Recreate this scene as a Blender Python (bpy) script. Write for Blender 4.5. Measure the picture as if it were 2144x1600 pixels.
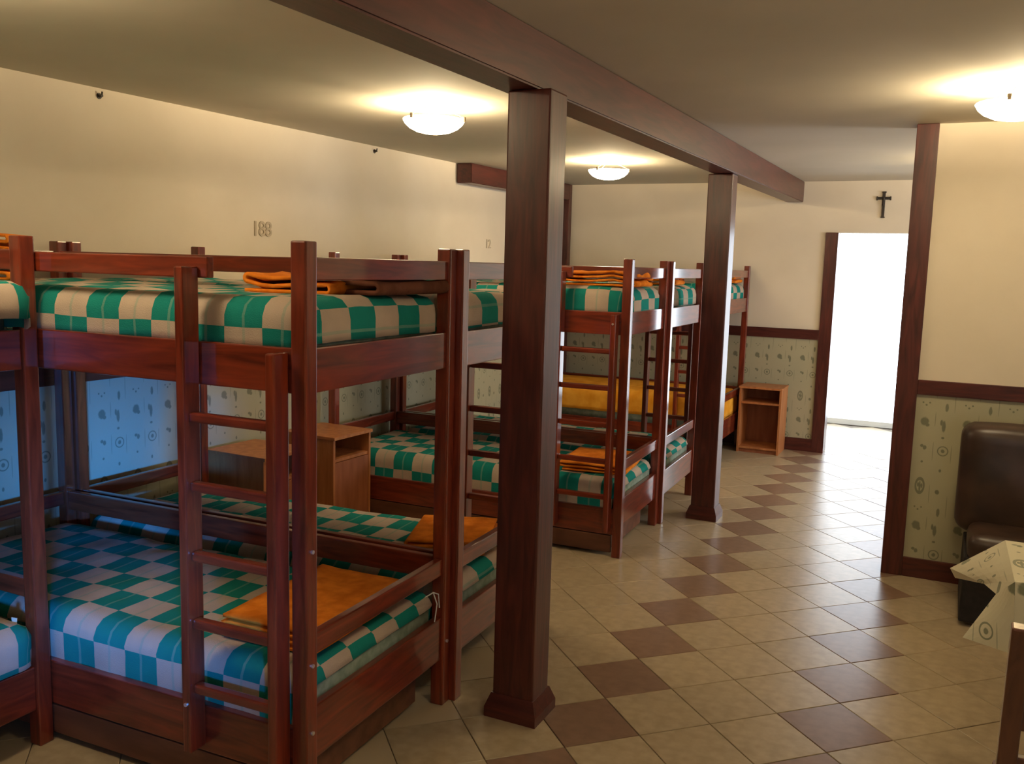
import bpy, bmesh, math, random
from mathutils import Vector, Matrix, noise
random.seed(7)
S = bpy.context.scene
C = S.collection
for o in list(bpy.data.objects): bpy.data.objects.remove(o)

# ------------------------------------------------------------------ camera
cd = bpy.data.cameras.new('camera'); cam = bpy.data.objects.new('camera', cd); C.objects.link(cam)
cr, cu, cf = Vector((0.89988, 0.43598, 0.02755)), Vector((-0.08126, 0.10471, 0.99117)), Vector((-0.43162, 0.89281, -0.12871))
cf.normalize(); cr = (cr - cf*cr.dot(cf)).normalized(); cu = cr.cross(cf)
m = Matrix((cr, cu, -cf)).transposed().to_4x4(); m.translation = Vector((0, 0, 1.6))
cam.matrix_world = m
cd.sensor_width = 36; cd.lens = 36*1890/2144; cd.clip_start = .05
S.camera = cam
# ------------------------------------------------------------------ world, daylight, exposure
S.view_settings.view_transform = 'Standard'; S.view_settings.look = 'None'
S.view_settings.exposure = 0.22; S.view_settings.gamma = 1; S.view_settings.use_curve_mapping = False
W = bpy.data.worlds.new('daylight'); S.world = W; W.use_nodes = True
bg = W.node_tree.nodes['Background']; bg.inputs[0].default_value = (.80, .90, 1, 1); bg.inputs[1].default_value = 3.6
def area(name, loc, rot, sx, sy, power, col, spread=180):
    l = bpy.data.lights.new(name, 'AREA'); l.shape = 'RECTANGLE'; l.size = sx; l.size_y = sy
    l.energy = power; l.color = col; l.spread = math.radians(spread)
    o = bpy.data.objects.new(name, l); C.objects.link(o); o.location = loc; o.rotation_euler = rot
    o['kind'] = 'light'
    return o
R90 = math.pi/2
DOORLIGHT = area('doorway_daylight', (-.62, 10.28, 1.25), (-R90, 0, 0), 1.5, 2.3, 16, (.90, .95, 1))
WINLIGHT = area('window_daylight', (1.75, -1.66, .98), (0, 0, 0), .40, .32, 5.0, (.035, .28, 1), 13.5)
WINLIGHT.rotation_euler = (Vector((-3.5, 2.9, .60))-WINLIGHT.location).to_track_quat('-Z', 'Y').to_euler()
SIDELIGHT = area('side_window_daylight', (3.20, 6.75, 1.35), (0, R90, 0), 1.1, 1.5, 75, (.90, .94, 1))
LAMP_BULB = 36.0      # W of the bulb above every glass bowl
LAMP_GLOW = 32.0     # emission of the lit glass

# ------------------------------------------------------------------ materials
def mat(name, base, rough=.6, spec=.5, coat=0, coat_rough=.1):
    m = bpy.data.materials.new(name); m.use_nodes = True
    b = m.node_tree.nodes['Principled BSDF']
    b.inputs['Base Color'].default_value = (*base, 1); b.inputs['Roughness'].default_value = rough
    b.inputs['Specular IOR Level'].default_value = spec
    b.inputs['Coat Weight'].default_value = coat; b.inputs['Coat Roughness'].default_value = coat_rough
    return m
def nd(m, t, **k):
    n = m.node_tree.nodes.new(t)
    for a, b in k.items(): setattr(n, a, b)
    return n
def bsdf(m): return m.node_tree.nodes['Principled BSDF']
def noisy(m, c1, c2, scale=(1, 1, 1), ns=5, detail=4, coord='Object', bump=0, dist=0, lo=.35, hi=.65):
    L = m.node_tree.links
    tc = nd(m, 'ShaderNodeTexCoord'); mp = nd(m, 'ShaderNodeMapping'); mp.inputs['Scale'].default_value = scale
    n = nd(m, 'ShaderNodeTexNoise'); n.inputs['Scale'].default_value = ns; n.inputs['Detail'].default_value = detail
    n.inputs['Distortion'].default_value = dist
    r = nd(m, 'ShaderNodeValToRGB'); r.color_ramp.elements[0].position = lo; r.color_ramp.elements[1].position = hi
    r.color_ramp.elements[0].color = (*c1, 1); r.color_ramp.elements[1].color = (*c2, 1)
    L.new(tc.outputs[coord], mp.inputs[0]); L.new(mp.outputs[0], n.inputs['Vector']); L.new(n.outputs['Fac'], r.inputs[0])
    L.new(r.outputs[0], bsdf(m).inputs['Base Color'])
    if bump:
        bp = nd(m, 'ShaderNodeBump'); bp.inputs['Strength'].default_value = bump; bp.inputs['Distance'].default_value = .01
        L.new(n.outputs['Fac'], bp.inputs['Height']); L.new(bp.outputs[0], bsdf(m).inputs['Normal'])
    return m
def wood(name, c1, c2, rough, axis, coat=.9, coat_rough=.09):
    sc = [9, 9, 9]; sc[axis] = .9
    m = noisy(mat(name, c1, rough, .35, coat, coat_rough), c1, c2, tuple(sc), 3.2, 6, bump=.06, dist=1.3, lo=.3, hi=.7)
    return m
BW1, BW2 = (.095, .0130, .0060), (.25, .036, .0130)
wood_x = wood('bunk_wood_lengthwise', BW1, BW2, .33, 0)
wood_y = wood('bunk_wood_crosswise', BW1, BW2, .33, 1)
wood_z = wood('bunk_wood_upright', BW1, BW2, .33, 2)
PW1, PW2 = (.046, .0090, .0070), (.110, .022, .0155)
pil_z = wood('pillar_wood_upright', PW1, PW2, .42, 2, .5, .24)
pil_y = wood('pillar_wood_lengthwise', PW1, PW2, .45, 1, .4, .28)
pil_x = wood('pillar_wood_crosswise', PW1, PW2, .42, 0, .3)
drawer_wood = noisy(mat('drawer_plywood', (.2, .09, .045), .5), (.10, .034, .016), (.17, .062, .030), (1, 6, 6), 3, 5)
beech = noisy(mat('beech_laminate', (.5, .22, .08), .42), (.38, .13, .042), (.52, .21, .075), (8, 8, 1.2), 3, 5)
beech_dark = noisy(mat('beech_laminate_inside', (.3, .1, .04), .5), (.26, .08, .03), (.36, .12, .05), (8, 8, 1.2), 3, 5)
wall_m = noisy(mat('cream_wall_paint', (.7, .63, .5), .85, .2), (.75, .665, .535), (.79, .705, .575), (1, 1, 1), 3, 6, bump=.05)
ceil_m = noisy(mat('ceiling_paint', (.6, .55, .45), .9, .15), (.60, .555, .455), (.64, .59, .49), (1, 1, 1), 2, 5, bump=.04)
white_m = mat('vestibule_white_paint', (.82, .82, .80), .8, .2)
grout_m = noisy(mat('floor_grout', (.2, .16, .12), .8), (.15, .12, .09), (.22, .18, .135), ns=20)
def tile_mat(name, c1, c2):
    m = noisy(mat(name, c1, .30, .32), c1, c2, ns=9, detail=6, coord='Generated', bump=.01)
    L = m.node_tree.links; oi = nd(m, 'ShaderNodeObjectInfo'); mr = nd(m, 'ShaderNodeMapRange')
    mr.inputs[3].default_value = .93; mr.inputs[4].default_value = 1.05
    hs = nd(m, 'ShaderNodeHueSaturation'); b = bsdf(m); src = b.inputs['Base Color'].links[0].from_socket
    L.new(oi.outputs['Random'], mr.inputs[0]); L.new(mr.outputs[0], hs.inputs['Value']); L.new(src, hs.inputs['Color'])
    L.new(hs.outputs[0], b.inputs['Base Color']); return m
tile_l = tile_mat('beige_floor_tile', (.345, .272, .175), (.415, .33, .22))
tile_d = tile_mat('brown_floor_tile', (.20, .122, .082), (.245, .152, .104))
orange_m = noisy(mat('orange_wool', (.75, .25, .03), .95, .1), (.66, .165, .012), (.88, .27, .028), ns=16, bump=.3)
mustard_m = noisy(mat('mustard_wool', (.8, .4, .05), .95, .1), (.74, .30, .02), (.88, .42, .05), ns=9, bump=.3)
brownb_m = noisy(mat('brown_wool', (.12, .05, .03), .95, .1), (.10, .035, .02), (.16, .06, .035), ns=14, bump=.3)
foam_m = noisy(mat('grey_green_mattress_cloth', (.2, .25, .2), .9, .1), (.17, .22, .18), (.25, .30, .25), ns=30, bump=.1)
bolt_m = mat('zinc_bolt', (.75, .72, .72), .3); bsdf(bolt_m).inputs['Metallic'].default_value = .8
leather_m = noisy(mat('dark_brown_leather', (.05, .03, .02), .38, .5), (.028, .015, .010), (.058, .030, .020), ns=7, detail=8, bump=.25)
black_m = noisy(mat('black_cloth', (.01, .008, .008), .8), (.008, .006, .006), (.016, .012, .011), ns=30)
iron_m = mat('dark_iron', (.03, .022, .018), .5)
plate_m = mat('lamp_back_plate', (.8, .78, .72), .5)
clip_m = mat('brass_clip', (.12, .09, .06), .4)
paper_m = mat('cream_paper', (.75, .68, .5), .9)
relief_m = mat('wall_number_board', (.52, .44, .33), .8)
chair_m = wood('chair_wood', (.07, .022, .010), (.15, .05, .022), .35, 2)
seatw_m = wood('chair_seat_wood', (.10, .035, .015), (.20, .075, .03), .35, 0)
glass_m = bpy.data.materials.new('lit_lamp_glass'); glass_m.use_nodes = True
_n = glass_m.node_tree; _n.nodes.clear()
_e = _n.nodes.new('ShaderNodeEmission'); _e.inputs[0].default_value = (1, .80, .50, 1); _e.inputs[1].default_value = LAMP_GLOW
_o = _n.nodes.new('ShaderNodeOutputMaterial'); _n.links.new(_e.outputs[0], _o.inputs[0])
win_glass = mat('window_glass', (1, 1, 1), .02); bsdf(win_glass).inputs['Transmission Weight'].default_value = 1

# checked wool: 0.14 m squares in the blanket's own cloth coordinates, a thin contrasting line through each
def checked(name):
    m = mat(name, (.5, .5, .5), .95, .1); L = m.node_tree.links
    uv = nd(m, 'ShaderNodeUVMap'); sep = nd(m, 'ShaderNodeSeparateXYZ'); L.new(uv.outputs[0], sep.inputs[0])
    def M(op, a, b=None, c=None):
        n = nd(m, 'ShaderNodeMath', operation=op)
        for i, v in enumerate((a, b, c)):
            if v is None: continue
            if isinstance(v, (int, float)): n.inputs[i].default_value = v
            else: L.new(v, n.inputs[i])
        return n.outputs[0]
    P = .135
    fx = M('DIVIDE', sep.outputs[0], P); fy = M('DIVIDE', sep.outputs[1], P)
    ck = M('MODULO', M('ABSOLUTE', M('ADD', M('FLOOR', fx), M('FLOOR', fy))), 2.0)
    lx = M('LESS_THAN', M('ABSOLUTE', M('SUBTRACT', M('FRACT', fx), .5)), .035)
    mix = nd(m, 'ShaderNodeMix', data_type='RGBA'); L.new(ck, mix.inputs[0])
    mix.inputs[6].default_value = (.012, .215, .185, 1); mix.inputs[7].default_value = (.47, .375, .30, 1)
    mix2 = nd(m, 'ShaderNodeMix', data_type='RGBA'); L.new(M('MULTIPLY', lx, .45), mix2.inputs[0])
    L.new(mix.outputs[2], mix2.inputs[6]); mix2.inputs[7].default_value = (.22, .36, .29, 1)
    nz = nd(m, 'ShaderNodeTexNoise'); nz.inputs['Scale'].default_value = 260; L.new(uv.outputs[0], nz.inputs['Vector'])
    nz2 = nd(m, 'ShaderNodeTexNoise'); nz2.inputs['Scale'].default_value = 9; L.new(uv.outputs[0], nz2.inputs['Vector'])
    hs = nd(m, 'ShaderNodeHueSaturation'); L.new(mix2.outputs[2], hs.inputs['Color'])
    L.new(M('ADD', M('MULTIPLY', nz2.outputs[0], .35), .82), hs.inputs['Value'])
    L.new(hs.outputs[0], bsdf(m).inputs['Base Color'])
    bp = nd(m, 'ShaderNodeBump'); bp.inputs['Strength'].default_value = .35; bp.inputs['Distance'].default_value = .004
    L.new(nz.outputs[0], bp.inputs['Height']); L.new(bp.outputs[0], bsdf(m).inputs['Normal'])
    return m
check_m = checked('checked_wool')

# printed paper: green leaves, dots, rings and stems on cream, in metres of the surface's UV
def printed(name, base, ink, strength=.8, rough=.45):
    m = mat(name, base, rough, .4); L = m.node_tree.links
    uv = nd(m, 'ShaderNodeUVMap'); sep = nd(m, 'ShaderNodeSeparateXYZ'); L.new(uv.outputs[0], sep.inputs[0])
    def M(op, a, b=None, c=None, clamp=False):
        n = nd(m, 'ShaderNodeMath', operation=op); n.use_clamp = clamp
        for i, v in enumerate((a, b, c)):
            if v is None: continue
            if isinstance(v, (int, float)): n.inputs[i].default_value = v
            else: L.new(v, n.inputs[i])
        return n.outputs[0]
    CW, CH = .20, .56
    u = M('MULTIPLY', M('FRACT', M('DIVIDE', sep.outputs[0], CW)), CW)
    v = M('MULTIPLY', M('FRACT', M('DIVIDE', sep.outputs[1], CH)), CH)
    nz = nd(m, 'ShaderNodeTexNoise'); nz.inputs['Scale'].default_value = 70; nz.inputs['Detail'].default_value = 4
    L.new(uv.outputs[0], nz.inputs['Vector'])
    wob = M('MULTIPLY', M('SUBTRACT', nz.outputs[0], .5), .55)
    tot = None
    def add(x):
        nonlocal tot
        tot = x if tot is None else M('MAXIMUM', tot, x)
    def dist(cx, cy, rx, ry):
        a = M('DIVIDE', M('SUBTRACT', u, cx), rx); b = M('DIVIDE', M('SUBTRACT', v, cy), ry)
        return M('SQRT', M('ADD', M('MULTIPLY', a, a), M('MULTIPLY', b, b)))
    def blob(cx, cy, rx, ry, s=1):
        d = M('ADD', dist(cx, cy, rx, ry), wob); add(M('MULTIPLY', M('SUBTRACT', 1.15, d, clamp=True), s*3 if s > .9 else s, clamp=True))
    def ring(cx, cy, rx, ry, w):
        d = M('ABSOLUTE', M('SUBTRACT', dist(cx, cy, rx, ry), 1)); add(M('MULTIPLY', M('LESS_THAN', d, w), .95))
    # leaf spray: ring plus spine and side leaflets
    ring(.050, .50, .020, .038, .22); blob(.050, .495, .0045, .034); blob(.042, .505, .005, .012); blob(.059, .50, .005, .013)
    blob(.034, .385, .0045, .0045); blob(.050, .372, .005, .005); blob(.066, .385, .0045, .0045)
    blob(.048, .285, .020, .022); blob(.062, .268, .010, .010)
    blob(.044, .155, .009, .008); blob(.058, .146, .009, .012); blob(.05, .07, .006, .006)
    blob(.135, .475, .011, .012); blob(.148, .365, .008, .022); blob(.140, .265, .009, .030); blob(.128, .285, .006, .016)
    ring(.145, .135, .024, .024, .12); blob(.145, .135, .009, .010); blob(.14, .205, .008, .006); blob(.14, .03, .006, .009)
    for cx, cy, ry in ((.098, .46, .05), (.098, .30, .04), (.098, .13, .05), (.185, .40, .06), (.185, .12, .05)):
        add(M('MULTIPLY', M('LESS_THAN', dist(cx, cy, .0022, ry), 1), .55))
    fac = M('MULTIPLY', tot, strength, clamp=True)
    mix = nd(m, 'ShaderNodeMix', data_type='RGBA'); L.new(fac, mix.inputs[0])
    mix.inputs[6].default_value = (*base, 1); mix.inputs[7].default_value = (*ink, 1)
    L.new(mix.outputs[2], bsdf(m).inputs['Base Color'])
    return m
paper_wall = printed('leaf_print_wallpaper', (.43, .405, .275), (.05, .075, .045), .62)
cloth_print = printed('leaf_print_oilcloth', (.62, .58, .42), (.08, .11, .06), .75, .4)

# ------------------------------------------------------------------ helpers
def link(name, me, m, parent=None, smooth=False):
    if m is not None: me.materials.append(m)
    o = bpy.data.objects.new(name, me); C.objects.link(o)
    if parent is not None: o.parent = parent
    if smooth:
        for p in me.polygons: p.use_smooth = True
    return o
def tag(o, label=None, cat=None, group=None, kind=None):
    if label: o['label'] = label
    if cat: o['category'] = cat
    if group: o['group'] = group
    if kind: o['kind'] = kind
    return o
def empty(name, loc=(0, 0, 0), rz=0, **k):
    o = bpy.data.objects.new(name, None); C.objects.link(o); o.location = loc; o.rotation_euler = (0, 0, rz)
    o.empty_display_size = .1
    return tag(o, **k)
def add_box(bm, x0, x1, y0, y1, z0, z1, bev=0, mtx=None):
    r = bmesh.ops.create_cube(bm, size=1)
    vs = r['verts']
    M = Matrix.Translation(((x0+x1)/2, (y0+y1)/2, (z0+z1)/2)) @ Matrix.Diagonal((abs(x1-x0), abs(y1-y0), abs(z1-z0), 1))
    if mtx is not None: M = mtx @ M
    bmesh.ops.transform(bm, matrix=M, verts=vs)
    if bev:
        es = list({e for v in vs for e in v.link_edges})
        bmesh.ops.bevel(bm, geom=es, offset=bev, segments=2, profile=.6, affect='EDGES')
def fin(bm, name, m, parent=None, smooth=False):
    me = bpy.data.meshes.new(name); bm.normal_update(); bm.to_mesh(me); bm.free()
    return link(name, me, m, parent, smooth)
def box(name, x0, x1, y0, y1, z0, z1, m, parent=None, bev=.003):
    bm = bmesh.new(); add_box(bm, x0, x1, y0, y1, z0, z1, bev); return fin(bm, name, m, parent)
def cyl(bm, p0, p1, r, seg=10, r2=None):
    p0, p1 = Vector(p0), Vector(p1); d = p1-p0
    M = Matrix.Translation((p0+p1)/2) @ d.to_track_quat('Z', 'Y').to_matrix().to_4x4()
    bmesh.ops.create_cone(bm, cap_ends=True, segments=seg, radius1=r, radius2=r if r2 is None else r2, depth=d.length, matrix=M)
def uvquad(name, pts, uvs, m, parent=None):
    me = bpy.data.meshes.new(name); me.from_pydata(pts, [], [(0, 1, 2, 3)]); l = me.uv_layers.new(name='UVMap')
    for i, t in enumerate(uvs): l.data[i].uv = t
    return link(name, me, m, parent)
def slab(name, pts, t, m, parent=None):
    """convex polygon extruded along the vector t"""
    bm = bmesh.new(); vs = [bm.verts.new(p) for p in pts]; f = bm.faces.new(vs)
    r = bmesh.ops.extrude_face_region(bm, geom=[f]); nv = [g for g in r['geom'] if isinstance(g, bmesh.types.BMVert)]
    bmesh.ops.translate(bm, verts=nv, vec=t); bmesh.ops.recalc_face_normals(bm, faces=bm.faces); return fin(bm, name, m, parent)

# ------------------------------------------------------------------ setting
XL, XR, YB, YF = -3.58, 3.0, -1.5, 8.4
def zc(y): return 2.322 + .0088*y          # the old ceiling rises very slightly towards the far wall
def struct(o): o['kind'] = 'structure'; return o
floor = struct(box('floor', XL-.15, XR+.15, YB-.15, 10.35, -.10, -.006, grout_m, bev=0))
ceiling = struct(slab('ceiling', [(XL-.15, YB-.15, zc(YB-.15)), (XR+.15, YB-.15, zc(YB-.15)), (XR+.15, YF+.25, zc(YF+.25)), (XL-.15, YF+.25, zc(YF+.25))], (0, 0, .15), ceil_m))
wl = struct(box('wall_left', XL-.15, XL, YB-.15, YF+.15, -.1, 2.55, wall_m, bev=0))
bm = bmesh.new()
for a in ((YB-.15, 6.0, -.1, 2.55), (7.5, YF+.15, -.1, 2.55), (6.0, 7.5, -.1, .8), (6.0, 7.5, 1.9, 2.55)): add_box(bm, XR, XR+.15, a[0], a[1], a[2], a[3])
wr = struct(fin(bm, 'wall_right', wall_m))
bm = bmesh.new()
for a in ((6.0, 7.5, .8, .86), (6.0, 7.5, 1.84, 1.9), (6.0, 6.06, .8, 1.9), (7.44, 7.5, .8, 1.9), (6.72, 6.78, .8, 1.9)): add_box(bm, XR+.05, XR+.10, a[0], a[1], a[2], a[3])
struct(fin(bm, 'window_2', white_m))
# back wall with a window (behind the camera)
bm = bmesh.new()
WX0, WX1, WZ0, WZ1 = 1.2, 2.3, .8, 1.9
for a in ((XL-.15, WX0, -.1, 2.5), (WX1, XR+.15, -.1, 2.5), (WX0, WX1, -.1, WZ0), (WX0, WX1, WZ1, 2.5)): add_box(bm, a[0], a[1], YB-.15, YB, a[2], a[3])
struct(fin(bm, 'wall_back', wall_m))
bm = bmesh.new()
for a in ((WX0, WX1, WZ0, WZ0+.05), (WX0, WX1, WZ1-.05, WZ1), (WX0, WX0+.05, WZ0, WZ1), (WX1-.05, WX1, WZ0, WZ1)): add_box(bm, a[0], a[1], YB-.10, YB-.05, a[2], a[3])
struct(fin(bm, 'window_1', white_m))
# far wall with the doorway
DX0, DX1, DZ = -.94, -.22, 1.955
bm = bmesh.new()
for a in ((XL-.15, DX0, -.1, 2.55), (DX1, XR+.15, -.1, 2.55), (DX0, DX1, DZ, 2.55)): add_box(bm, a[0], a[1], YF, YF+.15, a[2], a[3])
wf = struct(fin(bm, 'wall_far', wall_m))
# vestibule beyond, with a glazed opening to the sky
bm = bmesh.new()
add_box(bm, -1.75, -1.6, YF+.15, 10.3, -.1, 2.6); add_box(bm, .45, .6, YF+.15, 10.3, -.1, 2.6); add_box(bm, -1.75, .6, YF+.15, 10.3, 2.45, 2.6)
add_box(bm, -1.75, -1.4, 10.15, 10.3, -.1, 2.5); add_box(bm, .2, .6, 10.15, 10.3, -.1, 2.5)
struct(fin(bm, 'wall_vestibule', white_m))
struct(box('trim_1', -1.4, .2, 10.16, 10.26, 0, .06, white_m))                      # threshold of the open outer doorway
# partition wall on the right
PY = 5.152
pw = struct(box('wall_partition', -.225, XR, PY+.012, PY+.14, -.01, 2.45, wall_m, bev=0))

# wallpaper dados with their boards
def dado_y(y, x0, x1, z0, z1, parent, uoff=0):      # on a wall that faces the camera
    o = uvquad('wallpaper', [(x0, y, z0), (x1, y, z0), (x1, y, z1), (x0, y, z1)], [(0+uoff, z0), (x1-x0+uoff, z0), (x1-x0+uoff, z1), (uoff, z1)], paper_wall, parent)
    return o
dado_y(PY+.006, -.13, XR, .10, 1.0, pw)
dado_y(YF-.004, XL, -1.04, .10, 1.03, wf, .04)
uvquad('wallpaper', [(XL+.004, YB, .1), (XL+.004, YF, .1), (XL+.004, YF, 1.03), (XL+.004, YB, 1.03)], [(0, .1), (9.9, .1), (9.9, 1.03), (0, 1.03)], paper_wall, wl)
n_trim = [1]
def trim(*a, m=pil_x, name=None):
    n_trim[0] += 1
    return struct(box(name or 'trim_%d' % n_trim[0], *a, m))
trim(-.235, -.130, PY-.012, PY+.15, 0, 2.366, m=pil_z)      # upright corner board of the partition
trim(-.130, XR, PY-.008, PY+.012, .985, 1.062)              # rail
trim(-.130, XR, PY-.008, PY+.012, 0, .105, name='baseboard_partition')
trim(-1.045, -.94, YF-.02, YF+.16, 0, 1.955, m=pil_z)       # left door post
trim(XL, -1.045, YF-.018, YF+.0, 1.012, 1.100)
trim(XL, -1.045, YF-.018, YF+.0, 0, .115, name='baseboard_far')
trim(XL, XL+.018, YB, YF-.02, 1.012, 1.100, m=pil_y)
trim(XL, XL+.018, YB, YF-.02, 0, .115, m=pil_y, name='baseboard_left')
trim(DX1, DX1+.1, YF-.02, YF+.16, 0, 1.955, m=pil_z)        # right door post

# ------------------------------------------------------------------ beams and pillars
def beam(name, x0, x1, y0, y1, h, lab):
    bm = bmesh.new(); add_box(bm, x0, x1, y0, y1, 0, 1, 0)
    for v in bm.verts: v.co.z = zc(v.co.y)-.001 - (h if v.co.z < .5 else 0)
    bmesh.ops.bevel(bm, geom=list(bm.edges), offset=.006, segments=2, affect='EDGES')
    return tag(fin(bm, name, pil_y), lab, 'beam')
beam('ceiling_beam', -1.398, -1.255, YB+.002, YF-.002, .178, 'long dark brown ceiling beam carried by the two wooden pillars')
beam('short_ceiling_beam', XL+.003, XL+.135, 6.30, YF-.10, .150, 'short dark ceiling beam running along the left wall into the far corner')
tag(box('corner_post', XL+.02, XL+.13, YF-.09, YF-.02, 0.0, zc(YF)-.003, pil_z), 'thin dark upright post in the far left corner of the room', 'post')
def pillar(x0, x1, y0, y1, ztop, lab):
    p = empty('wooden_pillar', ((x0+x1)/2, (y0+y1)/2, 0), label=lab, cat='pillar')
    cx, cy = (x0+x1)/2, (y0+y1)/2; hx, hy = (x1-x0)/2, (y1-y0)/2
    bm = bmesh.new(); add_box(bm, -hx, hx, -hy, hy, .0, ztop, .007); fin(bm, 'shaft', pil_z, p)
    bm = bmesh.new()
    vs = []
    for (e, z) in ((.022, 0), (.022, .035), (.004, .085)):
        vs.append([bm.verts.new((sx*(hx+e), sy*(hy+e), z)) for sx, sy in ((-1, -1), (1, -1), (1, 1), (-1, 1))])
    for a, b in zip(vs, vs[1:]):
        for i in range(4): bm.faces.new((a[i], a[(i+1) % 4], b[(i+1) % 4], b[i]))
    bm.faces.new(vs[0][::-1]); bm.faces.new(vs[-1])
    fin(bm, 'base_skirting', pil_x, p)
    return p
pillar(-1.366, -1.210, 2.735, 2.872, zc(2.8)-.180, 'thick dark brown square pillar nearest the camera, beside the second bunk bed')
pillar(-1.425, -1.272, 5.66, 5.80, zc(5.7)-.180, 'farther dark brown square pillar with a bright edge, in front of the fourth bunk bed')

# ------------------------------------------------------------------ floor tiles
D = .395; side = D/math.sqrt(2)-.003
def tile_mesh(m):
    bm = bmesh.new(); h = side/2
    add_box(bm, -h, h, -h, h, -.0095, 0, 0)
    bmesh.ops.rotate(bm, verts=bm.verts, cent=(0, 0, 0), matrix=Matrix.Rotation(math.pi/4, 3, 'Z'))
    top = [e for e in bm.edges if all(v.co.z > -.001 for v in e.verts)]
    bmesh.ops.bevel(bm, geom=top, offset=.0015, segments=1, affect='EDGES')
    me = bpy.data.meshes.new('tile'); bm.to_mesh(me); bm.free(); me.materials.append(m); return me
tm = (tile_mesh(tile_l), tile_mesh(tile_d))
def proj(p):
    v = Vector(p)-Vector((0, 0, 1.6)); d = v.dot(cf)
    return (1072+1890*v.dot(cr)/d, 800-1890*v.dot(cu)/d, d) if d > .1 else (0, 9e9, d)
cells = []
for i in range(-14, 24):
    for j in range(-26, 38):
        if (i+j) % 2: continue
        x, y = -1.05+i*D/2, 3.2475+j*D/2
        if x < XL+D/2 or x > XR-D/2 or y < YB+D/2 or y > 10.1: continue
        if y > YF-D/2 and not (-1.6+D/2 < x < .45-D/2): continue
        if abs(y-PY-.07) < .3 and x > -.0: pass
        dark = j % 2 == 0 and i % 2 == 0 and (i % 4 == 0) and i >= 0 and y < YF+.1
        px, py, d = proj((x, y, 0))
        hid = (x < -1.62 and (2.0 < y < 3.5 or 4.75 < y < 6.2 or y > 7.5)) or (x < -1.9 and y > 1.9) or (x > 0 and y > PY)
        vis = 0 < px < 2144 and py < 1640 and not hid
        cells.append((0 if vis else 1, d, x, y, dark))
cells.sort()
rest = []
for k, (h, d, x, y, dark) in enumerate(cells):
    if h == 0 and k < 300:
        o = bpy.data.objects.new('tile', tm[dark]); C.objects.link(o); o.parent = floor; o.location = (x, y, random.uniform(-.0006, .0004))
        if dark: o['label'] = 'brown tile'
    else: rest.append((x, y, dark))
for dark, nm in ((False, 'plain_tiles'), (True, 'accent_tiles')):
    vs, fs = [], []; h = side/math.sqrt(2)
    for x, y, dk in rest:
        if dk != dark: continue
        b = len(vs)
        for z in (-.0095, 0): vs += [(x+h, y, z), (x, y+h, z), (x-h, y, z), (x, y-h, z)]
        fs += [(b+4, b+5, b+6, b+7)] + [(b+q, b+(q+1) % 4, b+4+(q+1) % 4, b+4+q) for q in range(4)]
    if not vs: continue
    me = bpy.data.meshes.new(nm); me.from_pydata(vs, [], fs)
    o = link(nm, me, (tile_l, tile_d)[dark], floor); o['kind'] = 'stuff'

# ------------------------------------------------------------------ ceiling lamps
LG = 'glass bowl ceiling lamps'
def lamp(x, y, lab):
    z = zc(y)
    p = empty('ceiling_lamp', (x, y, z-.002), label=lab, cat='lamp', group=LG)
    bm = bmesh.new(); cyl(bm, (0, 0, -.018), (0, 0, 0), .055, 20); fin(bm, 'back_plate', plate_m, p)
    # shallow glass bowl, hung a hand's breadth below the ceiling
    bm = bmesh.new(); n = 28; prof = [(.148, -.066), (.150, -.070), (.140, -.088), (.118, -.108), (.085, -.124), (.045, -.133), (.0, -.136)]
    inner = [(.0, -.131), (.045, -.128), (.085, -.119), (.116, -.103), (.137, -.084), (.145, -.066)]
    rings = []
    for rr, zz in prof+inner:
        rings.append([bm.verts.new((rr*math.cos(2*math.pi*k/n), rr*math.sin(2*math.pi*k/n), zz)) for k in range(n)] if rr > 0 else [bm.verts.new((0, 0, zz))])
    for a, b in zip(rings, rings[1:]+rings[:1]):
        for k in range(n):
            q = [a[k % len(a)], a[(k+1) % n % len(a)], b[(k+1) % n % len(b)], b[k % len(b)]]
            q = list(dict.fromkeys(q))
            if len(q) > 2: bm.faces.new(q)
    bmesh.ops.recalc_face_normals(bm, faces=bm.faces)
    fin(bm, 'glass_bowl', glass_m, p, True)
    for k in range(3):
        a = 2*math.pi*k/3+.3; bm = bmesh.new()
        cyl(bm, (.151*math.cos(a), .151*math.sin(a), -.078), (.151*math.cos(a), .151*math.sin(a), -.056), .008, 8)
        cyl(bm, (.151*math.cos(a), .151*math.sin(a), -.060), (.05*math.cos(a), .05*math.sin(a), -.014), .003, 6)
        fin(bm, 'clip', clip_m, p)
    l = bpy.data.lights.new('bulb', 'POINT'); l.energy = LAMP_BULB; l.color = (1, .78, .47); l.shadow_soft_size = .025
    o = bpy.data.objects.new('bulb', l); C.objects.link(o); o.parent = p; o.location = (0, 0, -.060)
lamp(-2.33, 3.87, 'lit glass bowl ceiling lamp left of the near pillar, with dark clips')
lamp(-2.36, 6.42, 'lit glass bowl ceiling lamp seen between the two pillars')
lamp(.165, 4.18, 'lit glass bowl ceiling lamp cut by the right edge of the photo')
lamp(-2.30, 1.32, 'lit glass bowl ceiling lamp outside the photo, above the bed at the left edge')
lamp(.16, 1.65, 'lit glass bowl ceiling lamp outside the photo, above the table end')
lamp(.17, 6.75, 'lit glass bowl ceiling lamp hidden behind the partition wall')

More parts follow.
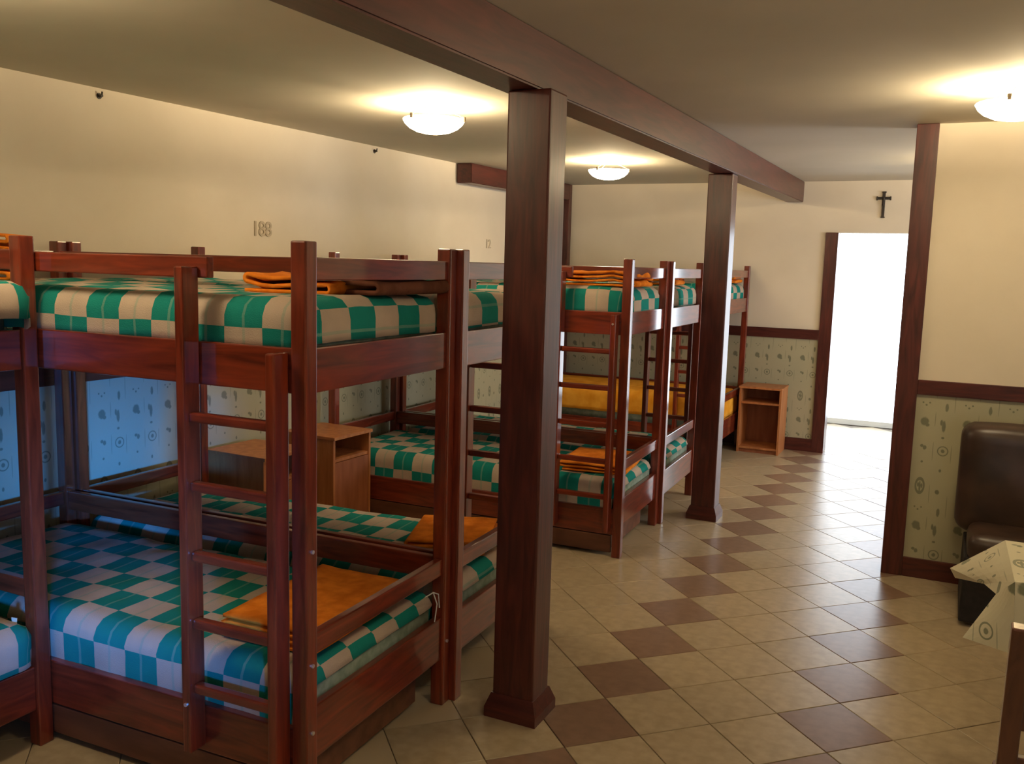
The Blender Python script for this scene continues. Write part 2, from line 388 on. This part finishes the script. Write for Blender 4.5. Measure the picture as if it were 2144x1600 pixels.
# ------------------------------------------------------------------ bunk beds
BL, BWD = 1.95, .845          # length (local -x) and width (local +y)
RT, RB = 1.362, 1.238         # upper bed rails
PW = .05
def bunk(loc, rz, lab, W=BWD, mirror=False, drawer=False, ladder=True, bolts=()):
    p = empty('bunk_bed', loc, rz, label=lab, cat='bunk bed', group='dark red wooden bunk beds')
    def b(name, x0, x1, y0, y1, z0, z1, m, bev=.004):
        if mirror: y0, y1 = W-y1, W-y0
        return box(name, x0, x1, y0, y1, z0, z1, m, p, bev)
    for (x, y) in ((-PW, 0), (-PW, W-PW), (-BL, 0), (-BL, W-PW)): b('post', x, x+PW, y, y+PW, 0, 1.648, wood_z, .005)
    i = .010; t = .028
    # side rails (long)
    b('upper_side_rail', -BL+PW, -PW, i, i+t, RB, RT, wood_x); b('upper_side_rail', -BL+PW, -PW, W-i-t, W-i, RB, RT, wood_x)
    b('lower_side_rail', -BL+PW, -PW, i, i+t, .125, .272, wood_x); b('lower_side_rail', -BL+PW, -PW, W-i-t, W-i, .125, .272, wood_x)
    # end rails
    for x in (-i-t, -BL+i):
        b('upper_end_rail', x, x+t, PW, W-PW, RB, RT, wood_y); b('lower_end_rail', x, x+t, PW, W-PW, .175, .335, wood_y)
        b('upper_end_guard', x, x+t, PW, W-PW, 1.543, 1.606, wood_y); b('lower_end_guard', x, x+t, PW, W-PW, .492, .552, wood_y)
    b('rear_guard', -BL+PW, -PW, W-i-t, W-i, 1.543, 1.606, wood_x)
    b('lower_rear_guard', -BL+PW, -PW, W-i-t, W-i, .468, .552, wood_x)
    b('front_guard', -BL+PW, -.345, i, i+t, 1.540, 1.600, wood_x)
    b('bunk_board', -BL+.05, -.04, .045, W-.045, 1.262, 1.280, drawer_wood, 0)
    b('bunk_board', -BL+.05, -.04, .045, W-.045, .195, .213, drawer_wood, 0)
    if ladder:
        b('ladder_rail', -.404, -.374, -.055, .008, .150, 1.572, wood_z, .005)
        b('ladder_rail', -.092, -.062, -.055, .008, .150, 1.350, wood_z, .005)
        for z in (1.150, .950, .745, .543, .345): b('rung', -.374, -.092, -.040, -.010, z-.014, z+.014, wood_x, .006)
    for (x, y, z, ax) in bolts:
        if mirror: y = W-y
        bm = bmesh.new(); dv = Vector((.004, 0, 0)) if ax == 'x' else Vector((0, -.004, 0))
        cyl(bm, Vector((x, y, z))-dv, Vector((x, y, z))+dv, .006, 8); fin(bm, 'bolt', bolt_m, p)
    if drawer:
        y0 = .012
        b('drawer_front', -BL+.06, -.06, y0, y0+.02, .022, .120, drawer_wood)
        for x in (-BL+.08, -.10): b('drawer_side', x, x+.016, y0+.02, W-.10, .022, .115, drawer_wood, 0)
        b('drawer_bottom', -BL+.09, -.10, y0+.02, W-.10, .022, .030, drawer_wood, 0)
    return p
TH = math.radians(1.6)
def place(loc, rz, pt): 
    c, s = math.cos(rz), math.sin(rz)
    return (loc[0]+c*pt[0]-s*pt[1], loc[1]+s*pt[0]+c*pt[1], loc[2]+pt[2])
PB = [(.001, .025, .47, 'x'), (.001, .025, .80, 'x'), (.001, .025, .27, 'x'), (.001, .82, .24, 'x')]
beds = {
 0: dict(loc=(-2.555, 1.880, 0), rz=R90, W=.84, lab='bunk bed at the left photo edge, standing lengthwise along the wall', drawer=False, mirror=False, ladder=False, bolts=[(-.02, 0.008, .285, 'y'), (-.02, .008, .205, 'y')]),
 1: dict(loc=(-1.530, 1.905, 0), rz=TH, W=.845, lab='nearest complete bunk bed, its ladder facing the camera', drawer=True, mirror=False, ladder=True, bolts=PB+[(-.389, -.055, .30, 'y')]),
 2: dict(loc=(-1.530, 2.753, 0), rz=TH, W=.80, lab='second bunk bed, pushed against the nearest one, half hidden by the near pillar', drawer=False, mirror=True, ladder=True, bolts=[(.001, .025, .8, 'x')]),
 3: dict(loc=(-1.545, 4.625, 0), rz=TH, W=.78, lab='third bunk bed beyond the bedside cabinets, ladder seen right of the near pillar', drawer=True, mirror=False, ladder=True, bolts=[(-.077, -.055, 1.30, 'y')]),
 4: dict(loc=(-1.545, 5.410, 0), rz=TH, W=.87, lab='fourth bunk bed with pale shining rails, half behind the farther pillar', drawer=False, mirror=True, ladder=True, bolts=[]),
 5: dict(loc=(-1.660, 7.46, 0), rz=0, W=.86, lab='farthest bunk bed, standing along the end wall beside the small cabinet', drawer=False, mirror=False, ladder=True, bolts=[]),
}
for k, b in beds.items(): bunk(b['loc'], b['rz'], b['lab'], b['W'], b['mirror'], b['drawer'], b['ladder'], b['bolts'])

# ------------------------------------------------------------------ bedding
def drape(name, loc, rz, x0, x1, y0, y1, ztop, drop, m, r=.055, seed=0, amp=.006, step=.03, droops=None, sag=0, uvo=(0, 0)):
    """a cloth laid over a flat pad: flat on top, rounded over the edge, hanging down by drop; droops=(left,right,front,back)"""
    dl, dr, df, db = droops or (drop,)*4
    L, Wd = x1-x0, y1-y0
    q = r*math.pi/2
    def axis(n0, n1, a, d0, d1):
        lo, hi = -(d0-r+q), a+(d1-r+q)
        n = max(2, int((hi-lo)/step)); return [lo+(hi-lo)*k/n for k in range(n+1)]
    us = axis(0, 0, L-2*r, dl, dr); vs_ = axis(0, 0, Wd-2*r, df, db)
    verts = []
    for u in us:
        for v in vs_:
            cu_, cv_ = min(max(u, 0), L-2*r), min(max(v, 0), Wd-2*r)
            ou, ov = u-cu_, v-cv_; d = math.hypot(ou, ov)
            if d > 1e-6:
                dm = max(abs(ou), abs(ov)); k = dm; ux, uy = ou/d, ov/d
                if k < q: out, dz = r*math.sin(k/r), -r*(1-math.cos(k/r))
                else: out, dz = r, -r-(k-q)
            else: ux = uy = out = dz = 0
            nz = noise.noise(Vector((u*4+seed*9.1, v*4, seed*3.7)))+.5*noise.noise(Vector((u*11, v*11+seed, 5)))
            s_ = sag*math.sin(math.pi*min(1, max(0, cu_/(L-2*r))))*math.sin(math.pi*min(1, max(0, cv_/(Wd-2*r)))) if sag else 0
            x = x0+r+cu_+ux*(out+amp*nz*1.2*(1 if d > q else .3)); y = y0+r+cv_+uy*(out+amp*nz*1.2*(1 if d > q else .3))
            verts.append((x, y, ztop+dz+amp*nz-s_))
    nv = len(vs_)
    fs = [(a*nv+b, (a+1)*nv+b, (a+1)*nv+b+1, a*nv+b+1) for a in range(len(us)-1) for b in range(nv-1)]
    me = bpy.data.meshes.new(name); me.from_pydata(verts, [], fs); l = me.uv_layers.new(name='UVMap')
    for p in me.polygons:
        for li, vi in zip(p.loop_indices, p.vertices): l.data[li].uv = (us[vi//nv]+uvo[0]+20, vs_[vi % nv]+uvo[1]+20)
    o = link(name, me, m, None, True); o.location = loc; o.rotation_euler = (0, 0, rz)
    sm = o.modifiers.new('thickness', 'SOLIDIFY'); sm.thickness = .006; sm.offset = 1
    return o
def pad(name, loc, rz, x0, x1, y0, y1, z0, z1, m, bev=.035):
    bm = bmesh.new(); add_box(bm, x0, x1, y0, y1, z0, z1, 0)
    bmesh.ops.bevel(bm, geom=list(bm.edges), offset=bev, segments=4, affect='EDGES')
    o = fin(bm, name, m, None, True); o.location = loc; o.rotation_euler = (0, 0, rz); return o
names = {0: 'the bed at the left photo edge', 1: 'the nearest complete bed', 2: 'the second bed', 3: 'the third bed', 4: 'the fourth bed', 5: 'the farthest bed'}
for k, b in beds.items():
    W = b['W']; loc, rz = b['loc'], b['rz']
    x1 = -.045; x0 = -BL+.045
    yo = .045
    # mattresses
    mt = pad('mattress', loc, rz, x0, x1, yo, W-yo, 1.280, 1.478, foam_m)
    tag(mt, 'grey-green mattress under the blanket, top bunk of '+names[k], 'mattress', 'grey-green bunk mattresses')
    mt = pad('mattress', loc, rz, x0, x1, yo, W-yo, .213, .412, foam_m)
    tag(mt, 'grey-green mattress under the blanket, bottom bunk of '+names[k], 'mattress', 'grey-green bunk mattresses')
    # blankets
    up = dict(x0=x0-.006, x1=x1+.006, y0=yo-.006, y1=W-yo+.006)
    if k == 5:
        o = drape('checked_blanket', loc, rz, ztop=1.486, drop=.15, m=check_m, seed=k, **up)
        tag(o, 'teal and beige checked blanket on the top bunk of the farthest bunk bed', 'blanket', 'teal and beige checked blankets')
        o = drape('mustard_blanket', loc, rz, ztop=.535, drop=.20, m=mustard_m, seed=k+9, r=.07, **up)
        tag(o, 'thick mustard orange blanket covering the whole bottom bunk of the farthest bunk bed', 'blanket')
        pad_o = [o for o in bpy.data.objects if o.name.startswith('mattress')][-1]; pad_o.scale = (1, 1, 1.2); pad_o.location.z = -.04
        continue
    dr = (.14, .12, .14, .14) if k != 3 else (.14, .14, .14, .14)
    if k == 0:      # the near bed's blanket bulges out over its rail
        o = drape('checked_blanket', loc, rz, x0=x0, x1=x1-.02, y0=-.075, y1=W-yo, ztop=1.500, drop=.15, droops=(.12, .13, .10, .12), m=check_m, seed=31, r=.05, amp=.014)
    else:
        o = drape('checked_blanket', loc, rz, ztop=1.488, drop=.14, droops=dr, m=check_m, seed=k, amp=.007, uvo=(.05*k, .03*k+.062), **up)
    tag(o, 'teal and beige checked blanket, top bunk of '+names[k], 'blanket', 'teal and beige checked blankets')
    o = drape('checked_blanket', loc, rz, ztop=.424, drop=.14, droops=(.12, .048, .20, .12), m=check_m, seed=k+20, amp=.008, uvo=(.04*k+.03, .05+.02*k), **up) if k else \
        drape('checked_blanket', loc, rz, x0=x0, x1=x1, y0=.0, y1=W-yo, ztop=.424, drop=.14, droops=(.12, .14, .14, .12), m=check_m, seed=44, amp=.01)
    tag(o, 'teal and beige checked blanket, bottom bunk of '+names[k], 'blanket', 'teal and beige checked blankets')

# folded blankets: layers of cloth folded back on themselves, one continuous zig-zag sheet with thickness
def folded(name, x, y, z, lx, ly, rz, lab, m=orange_m, layers=3, t=.016, amp=.004, seed=1, skew=0, sag=0):
    prof = []
    hx = lx/2
    for k in range(layers):
        a, b_ = (-hx, hx) if k % 2 == 0 else (hx, -hx)
        jx = random.Random(seed*7+k).uniform(-.012, .012)
        n = 14
        for q in range(n+1): prof.append((a+(b_-a)*q/n+jx, k*t*1.25))
        if k < layers-1:
            s = 1 if b_ > 0 else -1
            for q in range(1, 5):
                an = -R90+math.pi*q/5; prof.append((b_+s*t*.62*math.cos(an)+jx, k*t*1.25+t*.62*(1+math.sin(an))))
    ny = 14; verts = []
    for (px, pz) in prof:
        for q in range(ny+1):
            v = -ly/2+ly*q/ny
            nz = noise.noise(Vector((px*6+seed, v*6, seed*2.3)))+.5*noise.noise(Vector((px*15, v*15, seed)))
            e = 1-.5*sag*((2*px/lx)**2+(2*v/ly)**2)
            verts.append((px+skew*v+amp*nz, v*(1+.02*nz), max(.003, pz*e+amp*nz*(1.2 if pz > t else .2)+.003)))
    n1 = ny+1
    fs = [(a*n1+b, (a+1)*n1+b, (a+1)*n1+b+1, a*n1+b+1) for a in range(len(prof)-1) for b in range(ny)]
    me = bpy.data.meshes.new(name); me.from_pydata(verts, [], fs); o = link(name, me, m, None, True)
    o.location = (x, y, z+.006); o.rotation_euler = (0, 0, rz)
    sm = o.modifiers.new('thickness', 'SOLIDIFY'); sm.thickness = t*.62; sm.offset = 0
    return tag(o, lab, 'blanket')
G = 'folded orange blankets'
def fo(*a, **k):
    o = folded('folded_blanket', *a, **k); o['group'] = G; return o
fo(-1.79, 2.29, .434, .34, .52, .05, 'large folded orange blanket on the bottom bunk of the nearest complete bunk bed', seed=2, layers=4)
fo(-1.83, 3.24, .432, .32, .38, .35, 'folded orange blanket on the bottom bunk of the second bunk bed, behind the near pillar', seed=3, layers=3)
fo(-1.86, 2.45, 1.490, .30, .50, .08, 'rumpled orange blanket on the top bunk of the nearest complete bunk bed', seed=4, layers=3, amp=.016, t=.019)
fo(-1.80, 4.93, 1.494, .44, .36, .02, 'rumpled orange blanket on the top bunk of the third bunk bed', seed=5, layers=4, amp=.012, t=.018)
fo(-1.80, 4.98, .432, .36, .46, .12, 'folded orange blanket on the bottom bunk of the third bunk bed, seen through its ladder', seed=6, layers=3, amp=.008)
fo(-1.78, 5.86, 1.494, .30, .36, .1, 'folded orange blanket on the top bunk of the fourth bunk bed', seed=7, layers=4, amp=.012)
fo(-1.82, 7.93, 1.494, .24, .5, .1, 'folded orange blanket on the top bunk of the farthest bunk bed', seed=8, layers=4, amp=.014)
fo(-3.125, 2.20, 1.490, .085, .10, .0, 'small tall orange blanket pile behind the top of the leftmost bed post', seed=9, layers=8, amp=.004, t=.018)
folded('folded_blanket', -1.67, 2.50, 1.494, .17, .42, .0, 'small dark brown folded blanket beside the rumpled orange one on the nearest top bunk', m=brownb_m, layers=3, seed=11, t=.024, amp=.006)
# paper tag on the near post
bm = bmesh.new(); add_box(bm, -.011, .011, -.0008, .0008, -.055, .0, 0)
for v in bm.verts:
    if v.co.z < -.03: v.co.x *= .35
o = fin(bm, 'paper_tag', paper_m); o.location = (-2.622, 1.806, .435); o.rotation_euler = (0, 0, .2)
tag(o, 'small cream paper tag hanging by the post at the left photo edge', 'tag')
# white cord knotted at the far corner of the lower mattress
crv = bpy.data.curves.new('cord', 'CURVE'); crv.dimensions = '3D'; crv.bevel_depth = .0022
for pts in (((-1.545, 2.56, .46), (-1.538, 2.60, .465), (-1.535, 2.63, .45), (-1.533, 2.635, .40)), ((-1.538, 2.60, .465), (-1.531, 2.615, .42), (-1.531, 2.60, .36))):
    s = crv.splines.new('POLY'); s.points.add(len(pts)-1)
    for q, p in enumerate(pts): s.points[q].co = (*p, 1)
crv.materials.append(mat('white_cord', (.6, .6, .6), .8))
o = bpy.data.objects.new('cord', crv); C.objects.link(o)
tag(o, 'thin white cord tied at the mattress corner of the nearest bottom bunk', 'cord')

# ------------------------------------------------------------------ bedside cabinets (open fronted)
def cabinet(loc, rz, w, d, h, lab, door=False):
    """front is local -y; origin at the middle of the front edge, on the floor"""
    p = empty('bedside_cabinet', loc, rz, label=lab, cat='cabinet', group='beech bedside cabinets'); t = .018; hw = w/2
    box('top_board', -hw-.004, hw+.004, -.012, d, h-t, h, beech, p, .002)
    for s in (-1, 1): box('side_board', min(s*hw, s*(hw-t)), max(s*hw, s*(hw-t)), 0, d, 0, h-t, beech, p, .001)
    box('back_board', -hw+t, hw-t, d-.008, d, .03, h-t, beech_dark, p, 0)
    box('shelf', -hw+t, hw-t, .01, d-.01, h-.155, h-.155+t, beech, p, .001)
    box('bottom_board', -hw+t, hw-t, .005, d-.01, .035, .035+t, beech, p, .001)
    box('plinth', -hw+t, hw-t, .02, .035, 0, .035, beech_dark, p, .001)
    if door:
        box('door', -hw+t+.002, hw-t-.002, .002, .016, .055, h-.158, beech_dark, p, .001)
    return p
cabinet((-3.125, 3.735, 0), R90-.03, .36, .40, .575, 'beech bedside cabinet between the second and third bunk beds, the nearer of the two', True)
cabinet((-3.165, 4.375, 0), R90-.03, .36, .38, .575, 'reddish beech bedside cabinet beside the third bunk bed, seen right of the nearest bed post', True)
cabinet((-1.455, 8.03, 0), 0, .365, .33, .592, 'open beech bedside cabinet against the end wall, left of the bright doorway')

# ------------------------------------------------------------------ wall things
cr_ = empty('wall_cross', (-.596, YF-.001, 2.085), label='small dark crucifix on the end wall above the bright doorway', cat='cross')
box('upright', -.011, .011, -.014, 0, 0, .215, iron_m, cr_, .002)
box('crossbar', -.053, .053, -.013, -.001, .150, .172, iron_m, cr_, .002)
for (a, b_, c_, d_) in ((-.016, .016, .206, .218), (-.016, .016, -.004, .008), (-.058, -.048, .145, .177), (.048, .058, .145, .177)):
    box('flared_tip', a, b_, -.015, 0, c_, d_, iron_m, cr_, .002)
bm = bmesh.new(); cyl(bm, (0, -.020, .10), (0, -.020, .165), .006, 8); cyl(bm, (-.035, -.019, .165), (.035, -.019, .165), .004, 8); fin(bm, 'figure', iron_m, cr_)
def number(txt, y, z, size, lab):
    c = bpy.data.curves.new('wall_number', 'FONT'); c.body = txt; c.size = size; c.extrude = .003; c.align_x = 'CENTER'; c.space_character = .92; c.offset = .001
    c.materials.append(relief_m)
    o = bpy.data.objects.new('wall_number', c); C.objects.link(o); o.location = (XL+.004, y, z); o.rotation_euler = (R90, 0, R90)
    return tag(o, lab, 'number')
number('188', 4.065, 1.725, .118, 'pale figures on the left wall above the nearest top bunk')
number('12', 6.86, 1.735, .105, 'small pale figures on the left wall beside the near pillar')
def nub(y, lab):
    bm = bmesh.new(); z = zc(y)-.035; cyl(bm, (0, 0, 0), (.022, 0, 0), .008, 8, .006); cyl(bm, (.018, 0, 0), (.022, 0, .018), .004, 8); cyl(bm, (0, 0, 0), (.003, 0, 0), .014, 10)
    o = fin(bm, 'wall_hook', iron_m); o.location = (XL, y, z); return tag(o, lab, 'hook')
nub(2.99, 'tiny dark hook under the ceiling on the left wall, nearer the camera')
nub(5.18, 'tiny dark hook under the ceiling on the left wall, left of the near pillar')

# curve objects become plain meshes
for o in [o for o in C.objects if o.type in ('CURVE', 'FONT')]:
    dg = bpy.context.evaluated_depsgraph_get(); me = bpy.data.meshes.new_from_object(o.evaluated_get(dg))
    n = o.name.split('.')[0]; q = bpy.data.objects.new(n+'_mesh', me); C.objects.link(q); q.location = o.location; q.rotation_euler = o.rotation_euler
    for k in ('label', 'category'): q[k] = o[k]
    bpy.data.objects.remove(o); q.name = n
# ------------------------------------------------------------------ right: leather seat, table, chair
sofa = empty('leather_sofa', (.09, 5.12, 0), label='dark brown leather sofa against the printed wallpaper of the partition', cat='sofa')
def cushion(name, x0, x1, y0, y1, z0, z1, m, parent, bev=.05, puff=.0, seed=0):
    bm = bmesh.new(); bmesh.ops.create_cube(bm, size=2); bmesh.ops.subdivide_edges(bm, edges=list(bm.edges), cuts=15, use_grid_fill=True)
    c = Vector(((x0+x1)/2, (y0+y1)/2, (z0+z1)/2)); h = Vector(((x1-x0)/2, (y1-y0)/2, (z1-z0)/2)); b_ = min(bev, h.x, h.y, h.z)
    for v in bm.verts:
        q = Vector([math.copysign(1-(1-abs(t))**1.6, t)*hh for t, hh in zip(v.co, h)])
        k = Vector([min(max(t, -(hh-b_)), hh-b_) for t, hh in zip(q, h)]); d = q-k
        if d.length > 1e-6: q = k+d.normalized()*b_
        n = noise.noise(q*6+Vector((seed*5, 0, 0)))
        bulge = (1-(q.x/h.x)**2)*(1-(q.z/h.z)**2)
        v.co = c+q+Vector((0, -1 if q.y < 0 else 0, 0))*puff*(bulge+n)+Vector((0, 0, 1))*puff*.5*n
    return fin(bm, name, m, parent, True)
cushion('backrest', 0, .95, -.34, -.13, .37, .905, leather_m, sofa, .07, .012, 1)
cushion('backrest', .96, 1.9, -.34, -.13, .37, .905, leather_m, sofa, .07, .012, 2)
cushion('seat_cushion', .06, .94, -.62, -.30, .30, .44, leather_m, sofa, .05, .008, 3)
cushion('seat_cushion', .96, 1.88, -.62, -.30, .30, .44, leather_m, sofa, .05, .008, 4)
box('base', .05, 1.88, -.60, -.13, .02, .33, black_m, sofa, .01)

table = empty('dining_table', (.235, 2.91, 0), label='small table under a leaf-printed cloth at the right photo edge', cat='table')
box('table_top', .01, 1.2, .01, .44, .695, .722, seatw_m, table)
for x, y in ((.10, .05), (1.1, .05), (.10, .35), (1.1, .35)): box('leg', x, x+.05, y, y+.05, 0, .695, chair_m, table)
# stiff oilcloth with flared corners
def cloth():
    A = Vector((.222, 3.362, .731)); B = Vector((.227, 2.905, .731)); A2 = Vector((1.45, 3.362, .731)); B2 = Vector((1.45, 2.905, .731))
    T = Vector((.069, 3.50, .567)); T2 = Vector((.087, 3.50, .535)); Mv = Vector((.190, 3.02, .650)); M1 = Vector((.165, 3.22, .615))
    L = Vector((.110, 3.00, .503)); L2 = Vector((.243, 2.93, .505)); Bs = Vector((.1750, 2.96, .690))
    R1 = Vector((1.45, 2.87, .51)); K1 = Vector((1.45, 3.42, .51)); K0 = Vector((.26, 3.45, .54))
    F1 = Vector((.60, 2.88, .505)); Bm = Vector((.60, 2.905, .731))
    P = []; F = []; UV = []
    def quad(a, b, c, d, uvs, n=6, bulge=0):
        base = len(P)
        for i in range(n+1):
            for j in range(n+1):
                s, t = i/n, j/n
                p = (a*(1-s)+b*s)*(1-t)+(d*(1-s)+c*s)*t
                uv = [(uvs[0][k]*(1-s)+uvs[1][k]*s)*(1-t)+(uvs[3][k]*(1-s)+uvs[2][k]*s)*t for k in (0, 1)]
                if bulge: p = p+Vector((0, -1, 0))*bulge*math.sin(math.pi*s)*math.sin(math.pi*t)
                P.append(p); UV.append(uv)
        for i in range(n):
            for j in range(n):
                F.append((base+i*(n+1)+j, base+(i+1)*(n+1)+j, base+(i+1)*(n+1)+j+1, base+i*(n+1)+j+1))
    quad(B, B2, A2, A, [(0, .0), (1.22, 0), (1.22, .46), (0, .46)], 8)
    quad(A, B, M1, T, [(0, .46), (0, 0), (-.16, .16), (-.24, .60)])
    quad(T, M1, M1*.98+T2*.02, T2, [(-.24, .6), (-.16, .16), (-.17, .16), (-.27, .60)], 2)
    quad(B, Mv, M1, B, [(0, 0), (-.08, .06), (-.16, .16), (0, 0)], 3)
    quad(B, Mv, L, L2, [(.04, 0), (-.05, -.06), (-.16, -.2), (.02, -.22)], 6, .012)
    quad(B, L2, F1, Bm, [(.0, 0), (.02, -.22), (.38, -.22), (.38, 0)], 6, .02)
    quad(Bm, F1, R1, B2, [(.38, 0), (.38, -.22), (1.2, -.22), (1.2, 0)], 6, .02)
    quad(A, T, K0, A, [(0, .46), (-.24, .6), (.02, .68), (0, .46)], 4)
    quad(A, K0, K1, A2, [(0, .46), (.02, .68), (1.2, .68), (1.2, .46)], 4)
    me = bpy.data.meshes.new('tablecloth'); me.from_pydata(P, [], F); l = me.uv_layers.new(name='UVMap')
    for p in me.polygons:
        for li, vi in zip(p.loop_indices, p.vertices): l.data[li].uv = (UV[vi][0]+2.02, UV[vi][1]+1.42)
    bm = bmesh.new(); bm.from_mesh(me); bmesh.ops.dissolve_degenerate(bm, edges=bm.edges, dist=1e-5); bm.to_mesh(me); bm.free()
    o = link('tablecloth', me, cloth_print)
    sm = o.modifiers.new('thickness', 'SOLIDIFY'); sm.thickness = .002; sm.offset = 0
    return tag(o, 'cream oilcloth printed with green leaves, its stiff corners flaring off the table', 'tablecloth')
cloth()
ch = empty('wooden_chair', (.172, 1.98, 0), label='dark wooden chair with its back to the camera, at the bottom right corner', cat='chair')
bm = bmesh.new()
def post_curve(bm, x):
    pts = [(x, .06, 0), (x, .03, .42), (x, .0, .72), (x, -.025, .925)]
    for a, b_ in zip(pts, pts[1:]):
        ang = math.atan2(b_[1]-a[1], b_[2]-a[2]); Lg = math.hypot(b_[1]-a[1], b_[2]-a[2])
        M = Matrix.Translation(Vector(a)) @ Matrix.Rotation(-ang, 4, 'X'); add_box(bm, -.018, .018, -.016, .016, -.004, Lg+.004, .004, M)
for x in (0, .38):
    bm = bmesh.new(); post_curve(bm, x); fin(bm, 'back_post', chair_m, ch)
for x in (0, .38): box('leg', x-.018, x+.018, .30, .336, 0, .44, chair_m, ch)
box('seat', .0, .38, .05, .35, .44, .465, chair_m, ch, .008)
for z in (.62, .74, .86): box('back_slat', .015, .365, -.016+(.8-z)*.07, .004+(.8-z)*.07, z-.03, z+.03, chair_m, ch)
box('stretcher', .0, .38, .225, .245, .2, .225, chair_m, ch);
